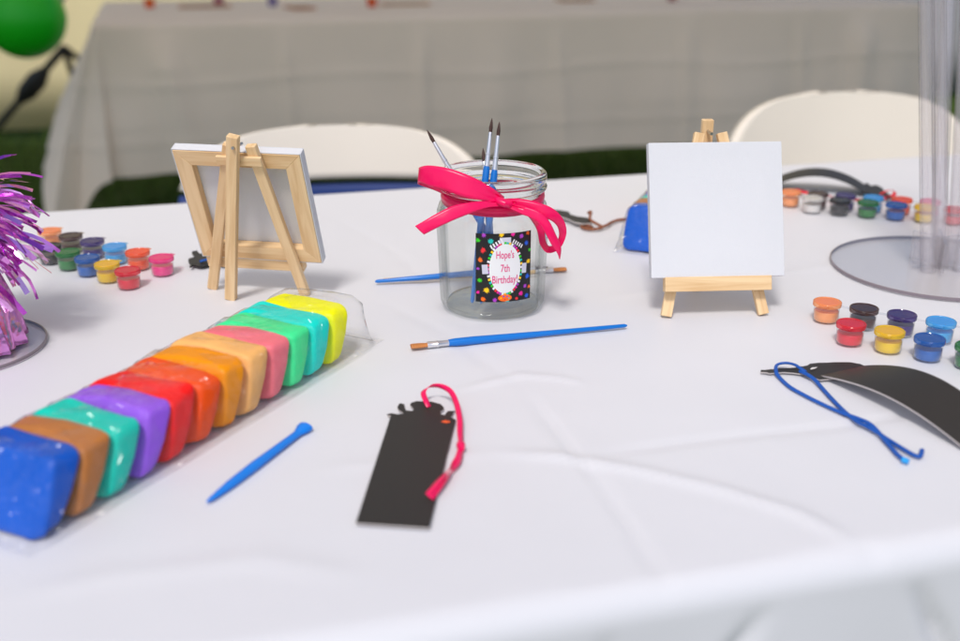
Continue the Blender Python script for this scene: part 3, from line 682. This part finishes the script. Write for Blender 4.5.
# arched bookmark at the right
A0=T(820,379);A1=T(960,451); dv=(A1-A0).normalized(); nv_=Vector((-dv.y,dv.x,0)); 
if nv_.x<0: nv_=-nv_
Lb=.118; Wb=.0375
t2=empty('bookmark',(A0.x,A0.y,TZ)); tag(t2,'black bookmark arching off the table at the right, with a blue cord','bookmark','black scratch art bookmarks')
def arch(s): 
    k=min(1,max(0,s/Lb)); return .0015+.0085*math.sin(PI*k)**.9 if 0<k<1 else .0015
b=MB(); ns=40; na=6
for lvl in (.0011,0):
    for i in range(ns+1):
        s=Lb*i/ns
        for j in range(na+1):
            w=Wb*j/na; q=dv*s+nv_*w; b.v.append(Vector((q.x,q.y,arch(s)+lvl+.0065*math.sin(PI*s/Lb)*(j/na))))
c_=na+1; off=(ns+1)*c_
for i in range(ns):
    for j in range(na):
        b.f.append((i*c_+j,i*c_+j+1,(i+1)*c_+j+1,(i+1)*c_+j)); b.m.append(0)
        b.f.append((off+i*c_+j,off+(i+1)*c_+j,off+(i+1)*c_+j+1,off+i*c_+j+1)); b.m.append(1)
    for j in (0,na):
        b.f.append((i*c_+j,(i+1)*c_+j,off+(i+1)*c_+j,off+i*c_+j)); b.m.append(1)
for i in (0,ns):
    for j in range(na): b.f.append((i*c_+j,off+i*c_+j,off+i*c_+j+1,i*c_+j+1)); b.m.append(1)
b.build('card',[m_card,m_cback],t2,ang=60)
def zq(x,y): return (740+x/8,350+y/8)
s2l=[(1060,154),(960,112),(880,98),(760,98),(700,102),(640,102),(560,110),(540,124),(500,132),(470,131),(450,140),(380,146),(310,146),(298,158),(250,154),(200,160),(166,160),(165,178),(215,180),(235,188),(290,182),(350,178),(430,184),(480,192),(520,188),(560,208),(640,240),(800,225)]
pts=[T(*zq(*p),.0025) for p in s2l]; b=MB(); prism(b,[(p.x-A0.x,p.y-A0.y) for p in reversed(pts)][::1],.0019,.0026,0,1); b.build('cut_out_top',[m_card,m_cback],t2,smooth=False)
b=MB(); hp=[T(*zq(*p),.0034) for p in ((560,152),(575,140),(622,136),(600,148),(570,156))]; b.add([(p.x-A0.x,p.y-A0.y,.0034) for p in hp],[(0,1,2,3,4)]); b.build('punched_hole',mat('card_hole',(.75,.73,.72,1)),t2,smooth=False)
m_cord=mat('blue_cord',srgb(0,80,170),rough=.55,bump=.0003,bscale=600)
def cord(P,r,name,m,parent,c,ry=None):
    b=MB(); pp=smooth_path([tl(x,y,h,c) for x,y,h in P],6); b.tube(pp,r,8,ry=ry); return b.build(name,m,parent)
cd=cord([(806,372,.0045),(800,368,.006),(794,364.5,.006),(785,363,.005),(777,365,.004),(776,371,.0035),(779,377,.002),(790,387,.002),(806,396,.002),(822,404,.002),(840,412,.0022),(858,418.5,.003),(870,424,.004),(880,434,.003),(890,446,.002),(897,454,.002),(904,460,.002)],.0013,'cord',m_cord,t2,A0,ry=.7)
cord([(800,371,.0042),(808,375,.004),(815,380,.003),(822,388,.002),(832,399,.002),(845,412,.002),(858,422,.0022),(870,428,.003),(884,437,.002),(900,447,.002),(914,455,.002),(920,456,.002),(922,450,.002)],.0014,'cord',m_cord,cd,A0,ry=.8)
b=MB(); e=tl(905,460.5,.0022,A0); d_=Vector((.7,-.7,0)); b.tube([e-d_*.0015,e+d_*.002],.0017,10); b.build('cord_end',mat('sky_blue_end',srgb(40,160,235),rough=.4),cd)

# far arched bookmark by the paint pots
Bc=T(830,192); t3=empty('bookmark',(Bc.x,Bc.y,TZ)); tag(t3,'black bookmark arching behind the farthest paint pots, with a red ribbon','bookmark','black scratch art bookmarks')
q0=T(770,191); q1=T(866,198); 
def arch2(k): return .003+.019*math.sin(PI*min(1,max(0,k)))**.8
b=MB(); ns=40; dd=q1-q0; nn_=Vector((-dd.y,dd.x,0)).normalized()
for lvl in (.0008,0):
    for i in range(ns+1):
        k=i/ns; h=arch2(k)*(.9)
        for w,tw in ((0,0),(.018,.001),(.036,.001)):
            p=q0+dd*k+nn_*w-Bc; b.v.append(Vector((p.x,p.y,h+lvl+tw)))
off=(ns+1)*3
for i in range(ns):
    for j in range(2):
        b.f.append((i*3+j,(i+1)*3+j,(i+1)*3+j+1,i*3+j+1)); b.m.append(0); b.f.append((off+i*3+j,off+i*3+j+1,off+(i+1)*3+j+1,off+(i+1)*3+j)); b.m.append(0)
    for j in (0,2): b.f.append((i*3+j,off+i*3+j,off+(i+1)*3+j,(i+1)*3+j)); b.m.append(0)
b.build('card',m_card,t3,ang=60)
sl=[(862,186),(867,184),(871,187),(876,186),(882,189),(884,192),(893,198),(888,199),(880,196),(874,195),(866,194),(861,193)]
pts=[T(x,y,.004) for x,y in sl]; b=MB(); prism(b,[(p.x-Bc.x,p.y-Bc.y) for p in reversed(pts)],.004,.0055); b.build('cut_out_top',m_card,t3,smooth=False)
m_red=mat('red_ribbon',srgb(225,20,45),rough=.4)
def rc(P,w,parent): return ribbon_path(P,w,'ribbon',m_red,parent,Bc)
rc([(880,194,.006),(889,190,.010),(895,192,.008),(891,197,.005),(880,198,.004),(868,200,.004),(857,200,.006),(845,197,.004),(834,197,.007),(822,194,.004),(808,193,.006),(795,190,.004)],.0020,t3)

# middle bookmark with brown twine, right of the jar
Mc=T(572,215); t4=empty('bookmark',(Mc.x,Mc.y,TZ)); tag(t4,'ragged edged black bookmark with brown twine between the jar and the blue clay','bookmark','black scratch art bookmarks')
def zr(x,y): return (540+x*.156,160+y*.156)
sl=[(-20,325),(60,318),(130,322),(185,332),(195,350),(240,362),(300,370),(335,385),(330,402),(280,408),(225,400),(180,378),(130,362),(60,345),(-20,345)]
pts=[T(*zr(*p),.006) for p in sl]; b=MB(); prism(b,[(p.x-Mc.x,p.y-Mc.y) for p in reversed(pts)],.005,.0062,0,1); b.build('card',[m_card,m_cback],t4,smooth=False)
m_tw=mat('brown_twine',srgb(135,78,48),rough=.7,bump=.0005,bscale=500)
tw=cord([(588,213,.010),(591,212,.012),(590,219,.009),(597,224,.006),(602,227,.004),(596,229,.003),(588,229,.003),(582,227,.003),(583,225,.003),(592,227,.004)],.0014,'twine',m_tw,t4,Mc)
cord([(602,227,.003),(607,225,.004),(612,222,.003),(618,220,.003),(626,219,.002)],.0014,'twine',m_tw,tw,Mc)

# left small bookmark behind the left easel
Nc=T(205,260); t5=empty('bookmark',(Nc.x,Nc.y,TZ)); tag(t5,'small black cut out bookmark top with a blue cord under the left canvas','bookmark','black scratch art bookmarks')
def zl(x,y): return (180+x*.0546,240+y*.0546)
sl=[(150,370),(160,345),(200,330),(250,320),(268,290),(225,255),(215,225),(240,200),(280,205),(300,185),(335,225),(360,250),(580,255),(700,262),(900,300),(900,480),(700,440),(600,410),(520,450),(440,475),(350,480),(280,460),(235,450),(210,485),(175,490),(200,445),(160,410)]
pts=[T(*zl(*p),.004) for p in sl]; b=MB(); prism(b,[(p.x-Nc.x,p.y-Nc.y) for p in reversed(pts)],.0030,.0042,0,1); b.build('card',[m_card,m_card],t5,smooth=False)
def cord5(P,r): return cord(P,r,'cord',m_cord,t5,Nc,ry=.6)
cord5([(200,261.5,.0055),(204,260.3,.006),(208,259.5,.006),(212,258.5,.006),(218,259,.005)],.0017)

# ================= BALLOON STAND AND FOIL WEIGHT =================
m_acr=film('acrylic',tint=(.97,.965,.97,1),milk=.09,milkcol=(.85,.82,.84,1),rough=.05,boost=1.2,edge=(.72,.70,.73,1))
m_acd=film('acrylic_disc',tint=(.975,.965,.96,1),milk=.03,milkcol=(.75,.72,.72,1),rough=.08,boost=.7)
m_rim=mat('acrylic_edge',srgb(128,118,125),rough=.3)
Dc=T(938,268.5); st=empty('balloon_stand',(Dc.x,Dc.y,TZ+.0006)); tag(st,'clear acrylic balloon stand with a round grey base and upright tubes at the right','balloon stand')
b=MB(); b.lathe([(.0001,.0),(.0885,.0)],72); b.lathe([(.0001,.003),(.0885,.003)],72); b.build('base_disc',m_acd,st,ang=60)
b=MB(); b.lathe([(.0888,.0),(.0898,.0004),(.0898,.0026),(.0888,.003)],72); b.build('disc_rim',m_rim,st,ang=60)
b=MB()
for k in range(3):
    M_=Matrix.Rotation(k*PI/3+.25,4,'Z'); b.box(-.026,.026,-.0012,.0012,.0032,.028,M=M_)
b.build('hub',m_acr,st,smooth=False)
for k,(px,tx) in enumerate(((928,926),(941,938),(952,968),(960,1010),(936,951))):
    p0=PY(px,272,Dc.y-.01+.012*(k%3)); p1=PY(tx,-40,Dc.y-.02+.02*k)
    b=MB(); p0=p0-st.location; p1=p1-st.location; p1=p0+(p1-p0)*1.25; rad=.0062 if k!=2 else .0045
    b.tube([p0,p0.lerp(p1,.5),p1],rad,20,cap=False); b.tube([p0,p0.lerp(p1,.5),p1],rad*.72,20,cap=False); b.build('tube',m_acr,st)
Wc=T(-43,349); wt=empty('balloon_weight',(Wc.x,Wc.y,TZ+.0006)); tag(wt,'shiny purple foil balloon weight with a fringed top on a clear disc, left edge','balloon weight')
b=MB(); b.lathe([(.0001,.0),(.0588,.0)],64); b.lathe([(.0001,.0025),(.0588,.0025)],64); b.build('base_disc',m_acd,wt,ang=60)
b=MB(); b.lathe([(.059,.0),(.0602,.0004),(.0602,.0021),(.059,.0025)],64); b.build('disc_rim',m_rim,wt,ang=60)
m_foil=mat('purple_foil',srgb(230,155,226),rough=.2,metal=.95,bump=.004,bscale=22)
b=MB(); n=96
pr=[(.046,.003),(.0455,.006),(.040,.03),(.033,.055),(.024,.08),(.016,.095)]
for r_,z in pr:
    for j in range(n):
        a=2*PI*j/n; q=1+.05*math.sin(a*13+z*60)+.04*math.sin(a*29); b.v.append(Vector((r_*q*math.cos(a),r_*q*math.sin(a),z)))
b.f=[(i*n+j,i*n+(j+1)%n,(i+1)*n+(j+1)%n,(i+1)*n+j) for i in range(len(pr)-1) for j in range(n)]; b.m=[0]*len(b.f)
b.build('foil_cone',m_foil,wt,ang=60)
fr=MB(); fm=[mat('foil_a',srgb(232,150,230),rough=.2,metal=1),mat('foil_b',srgb(195,90,205),rough=.18,metal=1),mat('foil_c',srgb(240,180,235),rough=.25,metal=1)]
rg=random.Random(21)
for i in range(700):
    a=rg.uniform(0,2*PI); el=rg.uniform(-.30,1.25); Ls=rg.uniform(.042,.086); w=rg.uniform(.0009,.0021); p=Vector((0,0,.088)); d=Vector((math.cos(a)*math.cos(el),math.sin(a)*math.cos(el),math.sin(el)))
    sd=d.cross(Vector((0,0,1))).normalized(); tw_=rg.uniform(-1,1); Aa=[];Bb=[]
    for k in range(7):
        q=k/6; s_=(sd*math.cos(tw_*q*2.5)+d.cross(sd)*math.sin(tw_*q*2.5))
        if p.z<.006: p.z=.006
        Aa.append(p-s_*w);Bb.append(p+s_*w)
        d=(d+Vector((rg.uniform(-.42,.42),rg.uniform(-.42,.42),-.16-.14*q+rg.uniform(-.15,.15)))).normalized(); p=p+d*Ls/6
    strip(fr,Aa,Bb,n=2,mi=rg.choice((0,0,1,2)),across=1)
fr.build('foil_fringe',fm,wt,smooth=False)

# ================= CRAFT THINGS ON THE FAR TABLE =================
def flat_item(name,px,py,w,d,h,rz,c,label,cat):
    P=T(px,py); t=empty(name,(P.x,P.y,TZ+.0015),rz); tag(t,label,cat)
    m_=mat('item_'+name+label[:5].strip().replace(' ','_'),c,rough=.6)
    b=MB(); b.box(-w/2,w/2,-d/2,d/2,0,h); b.build('sheet_stack',m_,t,smooth=False,bevel=min(h*.3,.003)); 
    b=MB(); b.box(-w*.4,w*.4,-d*.35,d*.35,h+.0005,h+.0015); b.build('top_sheet',mat('item_top',(.5,.38,.27,1),rough=.7),t,smooth=False)
flat_item('craft_paper',205,7,.16,.10,.004,R(14),srgb(200,150,110),'tan paper pile near the left end of the far table','paper')
flat_item('craft_paper',300,9,.07,.10,.006,R(30),srgb(195,135,100),'small tan paper pile above the cream chair on the far table','paper')
flat_item('craft_paper',405,5,.16,.07,.004,R(10),srgb(205,160,115),'long tan paper pile at the middle of the far table edge','paper')
flat_item('craft_paper',575,1,.12,.10,.004,R(8),srgb(200,150,110),'tan paper pile straight beyond the jar on the far table','paper')
flat_item('craft_paper',735,-4,.14,.10,.004,R(25),srgb(205,150,105),'tan paper pile above the right canvas on the far table','paper')
flat_item('dark_tray',175,-5,.40,.12,.03,R(14),srgb(60,55,62),'dark flat craft tray at the left of the far table','tray')
flat_item('dark_tray',345,-6,.30,.12,.03,R(14),srgb(50,70,66),'dark green flat craft tray at the middle of the far table','tray')
flat_item('dark_tray',700,-12,.38,.12,.03,R(14),srgb(60,58,66),'dark grey craft tray at the right of the far table','tray')
def small_pot(px,py,c,label):
    P=T(px,py); t=empty('craft_cup',(P.x,P.y,TZ+.0015)); tag(t,label,'cup')
    b=MB(); b.lathe([(.0001,0),(.014,0),(.016,.022),(.018,.024),(.0001,.024)],20); b.build('cup_body',mat('cupc_'+label[:5].strip(),c,rough=.4),t,ang=50)
    b=MB(); b.lathe([(.019,.0245),(.019,.028),(.0001,.029)],20); b.build('lid',mat('cupl_'+label[:5].strip(),c,rough=.3),t,ang=50)
small_pot(150,8,srgb(225,95,15),'orange lidded cup at the left end of the far table')
small_pot(372,7,srgb(215,80,15),'burnt orange lidded cup at the middle of the far table')
small_pot(219,6,srgb(175,90,120),'mauve lidded cup beside the tan paper on the far table')
small_pot(273,6,srgb(120,110,160),'lilac lidded cup beyond the left canvas on the far table')
small_pot(672,1,srgb(170,95,90),'rose lidded cup at the right part of the far table')

# ================= LIGHT, SKY, CAMERA =================
w=bpy.data.worlds.new('World'); scene.world=w; w.use_nodes=True; N=w.node_tree.nodes; L=w.node_tree.links
sky=N.new('ShaderNodeTexSky'); sky.sky_type='NISHITA'; sky.sun_disc=False
EL=R(53); AZ=R(-14)   # the light travels away from the camera, a little to the right
ldir=Vector((math.sin(-AZ)*math.cos(EL),math.cos(-AZ)*math.cos(EL),-math.sin(EL)))
sd=-ldir; sky.sun_elevation=EL; sky.sun_rotation=math.atan2(sd.x,sd.y)
sky.air_density=1.0; sky.dust_density=2.0; sky.ozone_density=1.2
bg=N['Background']; L.new(sky.outputs[0],bg.inputs[0]); bg.inputs[1].default_value=.11
sl_=bpy.data.lights.new('sun','SUN'); sl_.energy=1.7; sl_.angle=R(10); sl_.color=(1,.95,.90)
so=bpy.data.objects.new('sun',sl_); col.objects.link(so); so.rotation_mode='QUATERNION'; so.rotation_quaternion=ldir.to_track_quat('-Z','Y'); so.location=(0,-3,5)
cam=bpy.data.cameras.new('camera'); co=bpy.data.objects.new('camera',cam); col.objects.link(co); scene.camera=co
co.location=(0,0,TZ+H); co.rotation_euler=(PI/2-PIT,0,0); cam.sensor_width=36; cam.lens=36*F/960; cam.clip_start=.02; cam.clip_end=500
cam.dof.use_dof=True; cam.dof.focus_distance=.80; cam.dof.aperture_fstop=4.6
scene.render.engine='CYCLES'; scene.cycles.transparent_max_bounces=32; scene.cycles.max_bounces=12; scene.cycles.transmission_bounces=12
scene.view_settings.view_transform='Standard'; scene.view_settings.look='None'; scene.view_settings.gamma=1; scene.view_settings.use_curve_mapping=False
scene.view_settings.exposure=0.31
